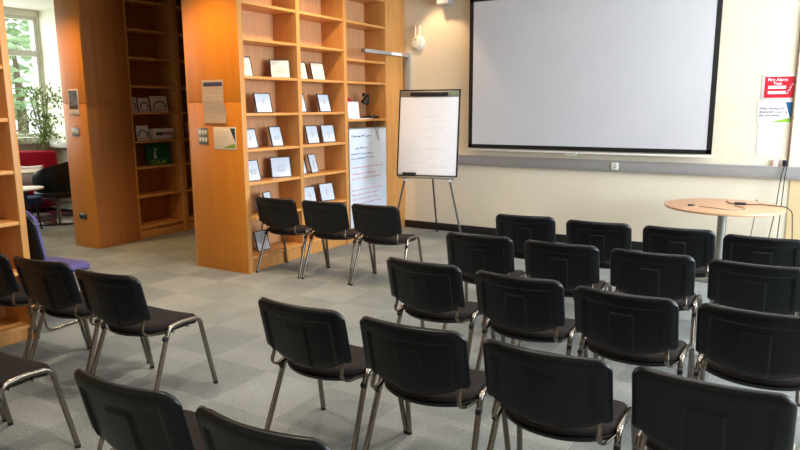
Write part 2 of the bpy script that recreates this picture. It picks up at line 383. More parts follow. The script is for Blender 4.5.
FR = [
 (5.200, 2.045, .17, .212, 10, 'wpaper', 'narrow black framed drawing half hidden by the upright, high left shelf'),
 (5.729, 2.045, .224, .208, 35, 'wpaper', 'black framed picture of a pen-like object turned outwards, high left shelf'),
 (6.10, 2.045, .20, .206, 5, 'wpaper', 'black framed print next to the bookcase upright, high middle shelf, left of its neighbour'),
 (6.422, 2.045, .215, .212, 8, 'wpaper', 'black framed print on the high middle shelf, right one of the overlapping pair'),
 (5.453, 1.670, .21, .218, 12, 'bpaper', 'black framed sketch of an oval bowl, alone on its shelf in the left bay'),
 (6.06, 1.670, .20, .218, 5, 'bpaper', 'black framed print mostly hidden behind the upright, second picture shelf of the middle bay'),
 (6.534, 1.670, .21, .222, 3, 'bpaper', 'black framed pale print standing free, second picture shelf of the middle bay'),
 (5.235, 1.300, .18, .212, 5, 'bpaper', 'black framed pale blue print cut by the end upright, shelf level with the light switches'),
 (5.648, 1.300, .178, .226, 3, 'bpaper', 'tall black framed print with a small figure, left bay shelf level with the switches'),
 (6.29, 1.300, .20, .220, 6, 'bpaper', 'black framed pale print, left of the middle-bay pair level with the light switches'),
 (6.595, 1.300, .21, .220, 12, 'bpaper', 'black framed blue sketch, right of the middle-bay pair level with the light switches'),
 (5.255, .950, .18, .230, 5, 'bpaper', 'black framed print with a small dark mark, left bay shelf above the chair backs'),
 (5.688, .950, .235, .234, 30, 'bpaper', 'large black framed blank blue print turned outwards, above the leftmost bookcase-row chair'),
 (6.04, .950, .20, .210, 0, 'bpaper', 'black framed print half hidden by the upright, middle bay shelf above the chairs'),
 (6.300, .950, .20, .230, -14, 'bpaper', 'narrow black framed print turned inwards, middle bay shelf above the chairs'),
 (5.10, .580, .138, .206, 5, 'bpaper', 'dark framed print just peeking past the end upright, left of the chair back'),
 (5.487, .580, .146, .235, -10, 'bpaper', 'small black frame showing its top corner over the leftmost bookcase-row chair'),
 (6.193, .580, .206, .214, 8, 'bpaper', 'black framed blue plant sketch behind the middle chair of the bookcase row'),
 (6.54, .580, .225, .222, 12, 'bpaper', 'black framed print behind the gap between two chairs, right of the plant sketch'),
 (5.355, .170, .202, .226, 0, 'bpaper', 'black framed print on the lowest shelf, seen between the chair legs'),
]
for i, (Y, z, w, h, ya, tone, lab) in enumerate(FR): picture(Y, z, w, h, ya, lab, 20+i, tone=tone)

# bay with the lamp, card and the standing poster ------------------------------
t = thing('desk_lamp', 'small black desk lamp with a silver stem on the bookcase shelf', 'lamp', (-5.0, 7.40, 1.575))
obj('base', lambda bm: lathe(bm, [(0, 0), (.055, 0), (.058, .008), (.05, .018), (.0, .02)], 24), 'black', t)
obj('stem', lambda bm: tube(bm, fillet([(0, 0, .015), (0, -.015, .17), (0, -.005, .27)], .05), .009, 8), 'chrome', t)
def lampshade(bm):
    lathe(bm, [(.018, .07), (.024, .05), (.04, .02), (.056, -.03), (.06, -.06), (.056, -.058), (.036, .012), (.0, .04)], 24, T=Matrix.Translation((.02, .03, .25)) @ Matrix.Rotation(-.35, 4, 'X') @ Matrix.Rotation(.3, 4, 'Y'))
obj('lamp_shade', lampshade, 'black', t)
obj('switch_knob', lambda bm: lathe(bm, [(0, 0), (.022, 0), (.024, .02), (.02, .045), (0, .05)], 16, c=(.0, .0, .29)), 'black', t)
t = thing('leaflet_card', 'white card with a red heading standing beside the desk lamp', 'card', (-4.99, 7.16, 1.575), math.radians(-12))
T = rot_to(V(0, 1, 0), V(-.15, 0, .99).normalized(), V(.99, 0, .15).normalized(), (0, 0, 0))
B('sheet', 'paper', (-.10, .10, 0, .225, -.003, 0), t, .0005, T)
def cardpic(bm):
    rnd = random.Random(3)
    for k in range(4): scribble(bm, -.08, .08, .07+.022*k, .008, T, rnd)
obj('print', cardpic, 'redink', t)
obj('red_ball', lambda bm: lathe(bm, [(0, -.035), (.02, -.028), (.034, -.008), (.034, .01), (.02, .029), (0, .035)], 16, c=(-.06, -.04, .235)), 'red', t)['label'] = 'red round top'
B('paper_sheets', 'paper', (-5.06, -4.88, 6.98, 7.42, 1.5755, 1.584), None, .001)
tag(bpy.data.objects['paper_sheets'], 'loose white papers lying on the shelf under the desk lamp', 'paper')
t = thing('cable_box', 'flat black device box at the right end of the lamp shelf', 'device', (-5.0, 7.57, 1.575), .1)
B('body', 'black', (-.07, .07, -.11, .11, .002, .035), t, .005)
B('top_block', 'bark', (-.03, .03, -.05, .06, .035, .055), t, .004)
tag(obj('cable', lambda bm: tube(bm, fillet([(-4.95, 7.50, 1.59), (-4.842, 7.40, 1.588), (-4.825, 7.38, 1.50), (-4.82, 7.44, 1.36), (-4.822, 7.49, 1.26), (-4.822, 7.47, 1.36), (-4.822, 7.44, 1.43), (-4.825, 7.52, 1.47)], .05, 5), .004, 6), 'steel'),
    'thin grey cable hanging from the lamp shelf over the poster', 'cable')
t = thing('poster_board', 'tall white poster board with blue heading and red text standing in the bookcase', 'poster', (-4.842, 6.83, .19))
T = rot_to(V(0, 1, 0), V(0, 0, 1), V(1, 0, 0), (0, 0, 0))
B('board', 'bpaper', (0, .86, 0, 1.27, -.012, 0), t, .001, T)
B('top_edge', 'steel', (-.002, .864, 1.262, 1.278, -.014, .004), t, .001, T)
def ptxt(lines, seed, r):
    rnd = random.Random(seed)
    def f(bm):
        for x0, x1, y, h in lines: scribble(bm, x0, x1, y, h, T, rnd, r)
    return f
obj('heading_text', ptxt([(.04, .5, 1.17, .026)], 5, .0042), 'blueink', t)
obj('subheading_text', ptxt([(.12, .40, 1.02, .024), (.03, .55, .945, .022), (.03, .55, .89, .022)], 7, .0036), 'blueink', t)
obj('body_text', ptxt([(.06, .78, .77, .02), (.04, .62, .69, .02), (.04, .72, .63, .02)], 6, .0034), 'redink', t)
obj('body_text', ptxt([(.04, .74, .48, .02), (.04, .68, .42, .02), (.05, .66, .36, .02), (.05, .72, .30, .02), (.16, .5, .25, .018), (.05, .66, .20, .02), (.05, .60, .15, .02), (.06, .74, .09, .02)], 8, .0034), 'redink', t)

# books in the shaded aisle -----------------------------------------------------
def hoop_book(Y, z, w, h, label, seed):
    t = thing('display_book', label, 'book', (-7.50, Y, z+.001), math.radians(-12), 'books on show in the aisle bookcase')
    L = .22; n = V(math.cos(L), 0, math.sin(L)); v = V(-math.sin(L), 0, math.cos(L)); T = rot_to(V(0, 1, 0), v, n, (0, 0, 0))
    B('cover', 'wpaper', (-w/2, w/2, 0, h, -.02, 0), t, .001, T)
    obj('black_arch', lambda bm: tube(bm, [T @ V(math.cos(a/12*PI*1.2-.3)*w*.36, .07+math.sin(a/12*PI*1.2-.3)*h*.32, .01) for a in range(13)], .007, 6), 'black', t)
    B('caption', 'redink', (-w*.4, w*.4, .02, .035, 0, .001), t, 0, T)
hoop_book(5.70, 1.675, .16, .20, 'pale book with a black arch, leftmost on the upper aisle shelf', 1)
hoop_book(5.90, 1.675, .14, .19, 'narrow pale book with a black arch, middle of the upper aisle shelf', 2)
hoop_book(6.15, 1.675, .24, .22, 'wide white book with a black arch, rightmost on the upper aisle shelf', 3)
hoop_book(5.85, 1.304, .17, .20, 'pale book with a black arch on the aisle shelf above the green book', 4)
t = thing('figurine', 'tall dark upright ornament at the left end of an aisle shelf', 'ornament', (-7.50, 5.70, 1.304))
obj('body', lambda bm: lathe(bm, [(0, 0), (.04, 0), (.04, .01), (.012, .03), (.02, .12), (.03, .18), (.015, .22), (.02, .25), (.012, .28), (0, .285)], 16), 'black', t)
t = thing('printed_carton', 'white carton with red and dark stripes on the aisle shelf above the green book', 'box', (-7.52, 6.16, 1.304))
B('body', 'wpaper', (-.06, .06, -.17, .17, .001, .15), t, .003)
B('stripe', 'darkslate', (.06, .062, -.14, .15, .06, .10), t, 0)
B('red_stripe', 'redink', (.06, .0625, -.03, .15, .062, .085), t, 0)
B('top_clip', 'steel', (-.02, .02, -.02, .04, .15, .185), t, .004)
t = thing('green_book', 'large green book with a white figure on its cover, in the aisle bookcase', 'book', (-7.50, 6.09, .963), math.radians(-6))
L = .2; T = rot_to(V(0, 1, 0), V(-math.sin(L), 0, math.cos(L)), V(math.cos(L), 0, math.sin(L)), (0, 0, 0))
B('cover', 'greenbook', (-.18, .18, 0, .30, -.025, 0), t, .001, T)
obj('cover_figure', lambda bm: (tube(bm, [T @ V(-.05, .09, .001), T @ V(-.06, .14, .001), T @ V(-.04, .19, .001)], [.022, .016, .008], 8, .1, up=(0, 1, 0)),
    lathe(bm, [(0, -.001), (.018, 0), (0, .002)], 12, T=T @ Matrix.Translation((-.035, .215, .001)))), 'bpaper', t)
def calm(bm): text_bm(bm, 'CALM', .085, T @ Matrix.Translation((-.13, .015, .001)))
obj('cover_title', calm, 'green', t, False)
for Y, z, w, h, lab in ((6.62, 1.304, .05, .22, 'dim upright book in the dark second bay of the aisle, higher one'), (6.66, .961, .06, .2, 'dim upright book in the dark second bay of the aisle, lower one')):
    b = thing('dim_book', lab, 'book', (-7.5, Y, z+.001), 0, 'dim books in the second aisle bay')
    B('cover', 'redink', (-.1, .06, -w/2, w/2, 0, h), b, .002)
    B('page_block', 'paper', (-.095, .055, -w/2+.006, w/2-.006, .004, h+.001), b, 0)

# ------------------------------------------------------------------ things on the wooden end panels
PY = 4.965-.001
def sheet_T(x, z, y=PY): return rot_to(V(1, 0, 0), V(0, 0, 1), V(0, -1, 0), (x, y, z))
t = thing('wall_notice', 'tall creased white notice with a dark heading bar on the orange end panel', 'notice', (-5.22, PY, 1.57))
T = sheet_T(0, 0, 0)
def notice(bm):
    rows = [(0, .0, .012), (.10, .0, .002), (.228, .002, .006), (.30, .0, .002), (.44, .0, .001)]
    prev = None
    for z, o, k in rows:
        a = bm.verts.new(T @ V(-.165+(.012 if z < .2 else 0), z, .001+k)); b = bm.verts.new(T @ V(.165+(.008 if z < .2 else .0)-(.0 if z < .2 else .02), z, .001+k*1.5))
        if prev: bm.faces.new((prev[0], prev[1], b, a))
        prev = (a, b)
    r = bmesh.ops.solidify(bm, geom=bm.faces[:], thickness=.001)
obj('sheet', notice, 'cpaper', t, False)
B('heading_bar', 'navy', (-.14, .13, .375, .415, .004, .0055), t, 0, T)
def nt_(bm):
    rnd = random.Random(9)
    for k in range(13): scribble(bm, -.13, .12, .05+.023*k, .006, Matrix.Translation((0, -.008, 0)) @ T, rnd, .0008)
obj('small_print', nt_, 'faint', t)
t = thing('light_switch', 'steel four-gang light switch plate on the orange end panel', 'light switch', (-5.402, PY, 1.435))
B('plate', 'steel', (-.072, .072, -.085, .085, 0, .008), t, .002, T)
for i in (-1, 0, 1):
    for j in (-1, 1): B('rocker', 'white', (i*.042-.012, i*.042+.012, j*.038-.022, j*.038+.022, .008, .013), t, .002, T)
t = thing('information_card', 'cream card with a green corner and dark wedge below the tall notice', 'card', (-5.09, PY, 1.30))
B('sheet', 'cpaper', (-.16, .16, 0, .23, .001, .003), t, .0005, T)
def poly(pts, k=.0035):
    def f(bm):
        a = [bm.verts.new(T @ V(x, y, k)) for x, y in pts]; b = [bm.verts.new(T @ V(x, y, k-.001)) for x, y in pts]
        bm.faces.new(a); bm.faces.new(b[::-1])
        for i in range(len(a)): bm.faces.new((a[i-1], b[i-1], b[i], a[i]))
    return f
obj('green_corner', poly([(-.03, .016), (.148, .016), (.148, .06), (.10, .056)]), 'olive', t, False)
obj('dark_wedge', poly([(.075, .218), (.148, .218), (.148, .075)]), 'darkslate', t, False)
def ic(bm):
    rnd = random.Random(19)
    for y, w in ((.185, .2), (.16, .17), (.135, .2), (.115, .16), (.09, .14)): scribble(bm, -.13, -.13+w, y, .006, Matrix.Translation((0, -.003, 0)) @ T, rnd, .0009)
obj('print', ic, 'brownink', t)
# on the narrow left column
PC = 4.975-.001
t = thing('notice_frame', 'small framed photo notice on the narrow orange column by the window', 'notice', (-7.615, PC, 1.66))
B('frame', 'cpaper', (-.098, .098, -.005, .30, 0, .010), t, .002, T)
B('photograph', 'photo', (-.085, .085, .075, .285, .010, .012), t, 0, T)
B('caption_strip', 'cpaper', (-.085, .085, .012, .05, .010, .012), t, 0, T)
B('caption_bar', 'groove', (-.085, .085, .06, .10, .0121, .013), t, 0, T)
t = thing('light_switch', 'steel three-gang light switch below the photo notice on the column', 'light switch', (-7.63, PC, 1.445))
B('plate', 'steel', (-.075, .075, -.05, .05, 0, .008), t, .002, T)
for i in (-1, 0, 1): B('rocker', 'white', (i*.042-.013, i*.042+.013, -.024, .024, .008, .013), t, .002, T)
B('hook', 'cpaper', (-.02, .02, .065, .09, 0, .012), t, .003, T)
t = thing('power_socket', 'chrome double power socket low on the narrow orange column', 'socket', (-7.635, PC, .40))
B('plate', 'chrome', (-.075, .075, -.043, .043, 0, .008), t, .002, T)
for i in (-1, 1): B('socket_face', 'black', (i*.036-.025, i*.036+.025, -.03, .012, .008, .011), t, .002, T)
B('rocker', 'white', [(-.03, -.014, .016, .03, .008, .012), (.014, .03, .016, .03, .008, .012)], t, .001, T)

# ------------------------------------------------------------------ front wall fittings
t = thing('projection_screen', 'large white projection screen with a black border on the front wall', 'screen', (-2.316, YW-.1, 1.15))
T = rot_to(V(1, 0, 0), V(0, 0, 1), V(0, -1, 0), (0, 0, 0))
sw, sb, stp = 1.488, .035, 1.955
B('screen_surface', 'screen', (-sw+.05, sw-.05, sb+.045, stp-.05, -.002, .0), t, 0, T)
B('black_border', 'black', [(-sw, -sw+.055, sb, stp, -.003, .002), (sw-.055, sw, sb, stp, -.003, .002), (-sw, sw, sb, sb+.05, -.003, .002), (-sw, sw, stp-.055, stp+.05, -.003, .002)], t, 0, T)
B('bottom_bar', 'white', (-sw-.03, sw+.03, -.0, .022, -.012, .014), t, .004, T)
obj('pull_handle', lambda bm: tube(bm, fillet([V(.42-1.06+.0, .0, .02), V(.42-1.04, -.03, -.015), V(.42-.93, -.03, -.015), V(.42-.91, 0, .02)], .02), .006, 6), 'white', t)
bpy.data.objects['pull_handle'].matrix_local = Matrix.Translation((.48, -.0, -.005))
B('casing', 'white', (-sw-.08, sw+.08, stp+.0, stp+.12, -.08, .045), t, .012, T)
t = thing('cable_trunking', 'long grey cable trunking along the front wall under the screen', 'trunking', (-4.85, YW, .943))
B('channel', 'trunk', (0, XR+4.83, -.055, 0, 0, .134), t, .006)
B('lid_lines', 'steel', [(0, XR+4.83, -.0565, -.05, .018, .022), (0, XR+4.83, -.0565, -.05, .112, .116)], t, 0)
def outlet(x, z, label, w=.085, y=YW-.055):
    t = thing('power_socket', label, 'socket', (x, y, z))
    B('plate', 'white', (-w/2, w/2, -.043, .043, 0, .012), t, .003, sheet_T(0, 0, 0))
    B('key_slot', 'black', [(-.006, .006, .006, .02, .012, .014), (-.012, -.004, -.02, -.006, .012, .014), (.005, .013, -.02, -.006, .012, .014)], t, 0, sheet_T(0, 0, 0))
    return t
outlet(-1.88, 1.01, 'white socket plate on the grey trunking below the screen')
t = outlet(-.115, 1.115, 'white socket above the trunking with black plugs and cables', .075, YW)
B('plug', 'black', (-.02, .03, -.035, .03, .012, .05), t, .008, sheet_T(0, 0, 0))
B('plug', 'cushion', (-.115, -.06, -.045, .03, .0, .035), t, .006, sheet_T(0, 0, 0))['label'] = 'tan plug-in adapter'
t = thing('wall_conduit', 'thin brown vertical conduit running up the wall beside the signs', 'conduit', (-.085, YW-.012, 1.08))
obj('pipe', lambda bm: tube(bm, [(0, 0, 0), (0, 0, 1.2), (0, 0, H-1.08)], .011, 10), 'bark', t)
B('clip', 'bark', [(-.018, .018, -.014, .012, .5, .515), (-.018, .018, -.014, .012, 1.5, 1.515)], t, .002)
# signs
t = thing('fire_alarm_sign', 'red laminated fire alarm test sign with white boxes, by the conduit', 'sign', (-.22, YW-.002, 1.81))
T = sheet_T(0, 0, 0)
B('laminate', 'clear', (-.18, .145, -.035, .235, 0, .002), t, .0005, T)
B('red_panel', 'red', (-.15, .135, -.01, .21, .002, .003), t, 0, T)
B('white_box', 'paper', [(-.115, .05, .085, .115, .003, .0038), (-.115, .05, .03, .06, .003, .0038)], t, 0, T)
def fat(bm):
    text_bm(bm, 'Fire Alarm', .043, T @ Matrix.Translation((-.03, .165, .003)), align='CENTER')
    text_bm(bm, 'Test', .043, T @ Matrix.Translation((-.03, .125, .003)), align='CENTER')
obj('sign_text', fat, 'paper', t, False)
def flames(bm):
    for i in range(4):
        x = .065+.014*i; y = .03+.03*i
        tube(bm, [T @ V(x-.02, y, .0036), T @ V(x, y+.008, .0036), T @ V(x+.02, y+.04, .0036)], [.008, .007, .002], 6, .15, up=(0, -1, 0))
        tube(bm, [T @ V(x-.005, y, .0036), T @ V(x+.01, y+.02, .0036)], [.005, .002], 6)
obj('flame_symbol', flames, 'paper', t)
t = thing('room_notice', 'white notice with a blue wedge and green corner under the red sign', 'notice', (-.25, YW-.002, 1.53))
B('sheet', 'paper', (-.17, .17, 0, .235, 0, .002), t, .0005, T)
obj('blue_wedge', poly([(.09, .225), (.168, .225), (.168, .06), (.15, .03)], .0026), 'blue', t, False)
obj('green_corner', poly([(-.04, .012), (.165, .012), (.15, .055), (.09, .05)], .0026), 'green', t, False)
def rn(bm):
    for k, s in enumerate(('When leaving the', 'downstairs room at', 'this unit please')):
        text_bm(bm, s, .033, T @ Matrix.Translation((-.15, .148-.036*k, .0025)), .0004)
obj('notice_text', rn, 'navy', t, False)
t = thing('list_sheet', 'plain white sheet with a faint blue list above the trunking', 'notice', (-.28, YW-.002, 1.19))
B('sheet', 'paper', (-.12, .12, 0, .33, 0, .002), t, .0005, T)
def ls(bm):
    rnd = random.Random(8)
    for y in (.27, .235, .21, .15, .11, .085): scribble(bm, -.07, .03, y, .008, Matrix.Translation((0, -.002, 0)) @ T, rnd, .0012)
obj('list_text', ls, 'faint', t)
# router
t = thing('wifi_router', 'round white wireless router with two aerials on the wall above the flipchart', 'router', (-4.625, YW, 2.595))
def rb(bm):
    lathe(bm, [(0, .055), (.05, .053), (.085, .042), (.098, .02), (.098, 0), (0, 0)], 32, T=Matrix.Rotation(PI/2, 4, 'X') @ Matrix.Scale(1, 4))
obj('body', rb, 'white', t)
for s in (-.035, .035):
    obj('antenna', lambda bm: tube(bm, [(s, -.03, .06), (s, -.03, .14), (s, -.03, .23)], [.012, .011, .009], 8), 'white', t)
B('logo_mark', 'black', (-.028, -.002, .035, .047, .052, .056), t, .001, sheet_T(0, 0, 0))
obj('vent_ring', lambda bm: tube(bm, [V(math.cos(a/20*2*PI)*.05, -.053, math.sin(a/20*2*PI)*.03-.03) for a in range(21)], .0025, 5), 'clear', t)
# wall box near ceiling, left of the screen
t = thing('wall_speaker', 'pale grey wall speaker high up beside the screen corner', 'speaker', (-4.16, YW, 3.045))
B('cabinet', 'trunk', (-.10, .085, -.17, -.03, 0, .26), t, .012)
B('grille', 'clear', (-.085, .07, -.175, -.168, .02, .24), t, .004)
B('bracket', 'steel', (-.03, .09, -.04, 0, .1, .18), t, .004)
# L-shaped arm beside the bookcase
t = thing('metal_arm', 'grey metal wall post with a long arm reaching out in front of the bookcase', 'bracket', (-4.785, YW, 1.0))
B('post', 'trunk', (-.045, .045, -.05, 0, 0, 1.46), t, .004)
B('arm', 'trunk', (-.03, .03, -1.12, -.0, 1.405, 1.45), t, .005)
B('end_cap', 'steel', (-.033, .033, -1.13, -1.12, 1.402, 1.453), t, .003)
B('painted_highlight', 'paper', (.03, .033, -.50, -.24, 1.409, 1.446), t, .001)['label'] = 'reflected highlight on the arm, made as a white strip'  # white strip stands in for light reflected off the arm

# ------------------------------------------------------------------ flipchart
k = 1.13; fx, fy, fz = -3.491*k, 6.370*k, 1.72+(.9696-1.72)*k; fw, fh = .695*k, .951*k; frot = .2071; ftil = .13664
t = thing('flipchart_easel', 'white flipchart easel with black clamp on tripod legs before the wall', 'flipchart', (fx, fy, 0), frot)
ct, st_ = math.cos(ftil), math.sin(ftil)
T = rot_to(V(1, 0, 0), V(0, st_, ct), V(0, -ct, st_), (0, 0, fz))
B('board', 'white', (-fw/2+.01, fw/2-.01, .01, fh-.01, -.018, 0), t, .002, T)
B('board_frame', 'black', [(-fw/2, fw/2, 0, .016, -.022, .006), (-fw/2, fw/2, fh-.016, fh, -.022, .006), (-fw/2, -fw/2+.016, 0, fh, -.022, .006), (fw/2-.016, fw/2, 0, fh, -.022, .006)], t, .004, T)
B('header_strip', 'steel', (-fw/2+.016, fw/2-.016, fh-.10, fh-.016, 0, .005), t, .001, T)
B('clamp_bar', 'black', (-fw*.31, fw*.31, fh-.084, fh-.036, .005, .035), t, .010, T)
B('badge', 'green', (fw*.36, fw*.42, fh-.062, fh-.045, .005, .007), t, .001, T)
p = B('paper_pad', 'paper', (-fw/2+.022, fw/2-.022, .022, fh-.095, .0, .008), t, .001, T)
def fs(bm):
    rnd = random.Random(12); T2 = T @ Matrix.Translation((0, 0, .008))
    for x0, x1, y, h in ((-.22, .0, .17, .035), (.04, .27, .13, .04), (-.1, .05, .23, .03), (-.1, .25, .60, .03), (-.12, .2, .74, .02), (-.05, .1, .48, .03), (-.25, .25, .34, .015), (.05, .3, .68, .03)):
        scribble(bm, x0, x1, y, h, T2, rnd, .0016)
obj('faint_writing', fs, 'faint', t)
B('pen_tray', 'steel', (-fw/2+.03, fw/2-.03, -.028, .0, -.01, .045), t, .004, T)
B('eraser', 'black', (-fw/2+.09, -fw/2+.26, .0, .045, .008, .05), t, .006, T)
def P3(x, v, n=0): return T @ V(x, v, n)
fl = (fz)/ct
for s in (-1, 1):
    lg = obj('leg', lambda bm: tube(bm, [P3(s*fw*.32, fh*.5, -.03), P3(s*fw*.36, 0, -.03), P3(s*(fw*.36+(.23 if s > 0 else .17)), -fl+.008, -.03)], .012, 8), 'legpaint', t)
    obj('foot_cap', lambda bm: lathe(bm, [(0, 0), (.02, 0), (.018, .03), (0, .03)], 12, c=tuple(P3(s*(fw*.36+(.23 if s > 0 else .17)), -fl, -.03).xy)+(0,)), 'black', lg)
top = P3(0, fh*.5, -.03)
lg = obj('leg', lambda bm: tube(bm, [top, V(-.127, .945, .012)], .011, 8), 'black', t)
obj('foot_cap', lambda bm: lathe(bm, [(0, 0), (.02, 0), (.018, .03), (0, .03)], 12, c=(-.127, .945, 0)), 'black', lg)
B('leg_clamp', 'white', [(-fw*.36-.025, -fw*.36+.025, -.06, -.025, -.05, .01), (fw*.36-.025, fw*.36+.025, -.06, -.025, -.05, .01)], t, .006, T)

# ------------------------------------------------------------------ round table with cables
tx, ty = -.60, 7.30
t = thing('round_table', 'round wooden pedestal table with loose cables by the front wall', 'table', (tx, ty, 0))
obj('tabletop', lambda bm: lathe(bm, [(0, .705), (.533, .705), (.548, .71), (.551, .72), (.548, .73), (.54, .733), (0, .733)], 72), 'tabletop', t, ang=30)
obj('pedestal', lambda bm: lathe(bm, [(0, .02), (.045, .02), (.043, .1), (.043, .68), (.14, .695), (.14, .705), (0, .705)], 32), 'steel', t)
obj('base', lambda bm: lathe(bm, [(0, 0), (.34, 0), (.345, .008), (.33, .018), (.06, .035), (0, .035)], 56), 'steel', t)
zt = .7345
def cab(name, pts, r, label, m='black'):
    tag(obj(name, lambda bm: tube(bm, fillet(pts, .08, 6), r, 6), m), label, 'cable')
cab('cable', [(-.80, 7.10, zt+.003), (-.66, 7.05, zt+.003), (-.52, 6.98, zt+.003), (-.38, 7.08, zt+.003), (-.42, 7.22, zt+.003), (-.5, 7.3, zt+.003)], .004, 'short grey lead curled on the round table', 'steel')
cab('cable', [(-.60, 7.62, zt+.004), (-.54, 7.42, zt+.004), (-.38, 7.46, zt+.004), (-.26, 7.52, zt+.004), (-.06, 7.45, zt+.004), (-.0, 7.42, .70), (.03, 7.5, .3), (.05, 7.6, .02)], .005, 'long black lead lying across the round table and over its edge')
t = thing('cable_plug', 'small black plug lying near the left side of the round table', 'plug', (-.87, 7.13, zt), .9)
B('plug_body', 'black', (-.045, .02, -.011, .011, 0, .018), t, .004)
B('plug_tip', 'chrome', (.02, .045, -.005, .005, .005, .013), t, .001)
t = thing('cable_connector', 'black connector block on the cable at the back of the round table', 'plug', (-.46, 7.43, zt), .2)
B('plug_body', 'black', (-.05, .05, -.02, .02, 0, .024), t, .006)
B('plug_tip', 'chrome', (.05, .065, -.008, .008, .006, .018), t, .001)
cab('cable', [(-.11, YW-.07, 1.10), (-.135, YW-.085, .98), (-.16, YW-.09, .6), (-.21, YW-.06, .2), (-.26, YW-.1, .006), (-.6, YW-.2, .006)], .005, 'black cable hanging from the wall socket, left of the two', 'black')
cab('cable', [(-.09, YW-.07, 1.10), (-.10, YW-.09, .98), (-.11, YW-.10, .6), (-.12, YW-.07, .2), (-.05, YW-.12, .006), (.4, YW-.25, .006)], .005, 'black cable hanging from the wall socket, right of the two', 'black')
cab('cable', [(-.34, 7.83, zt+.004), (-.33, 7.895, zt+.003), (-.335, 7.96, .64), (-.37, 8.05, .3), (-.4, 8.1, .006), (-.9, 8.0, .006)], .004, 'thin cable dropping behind the round table to the floor', 'black')

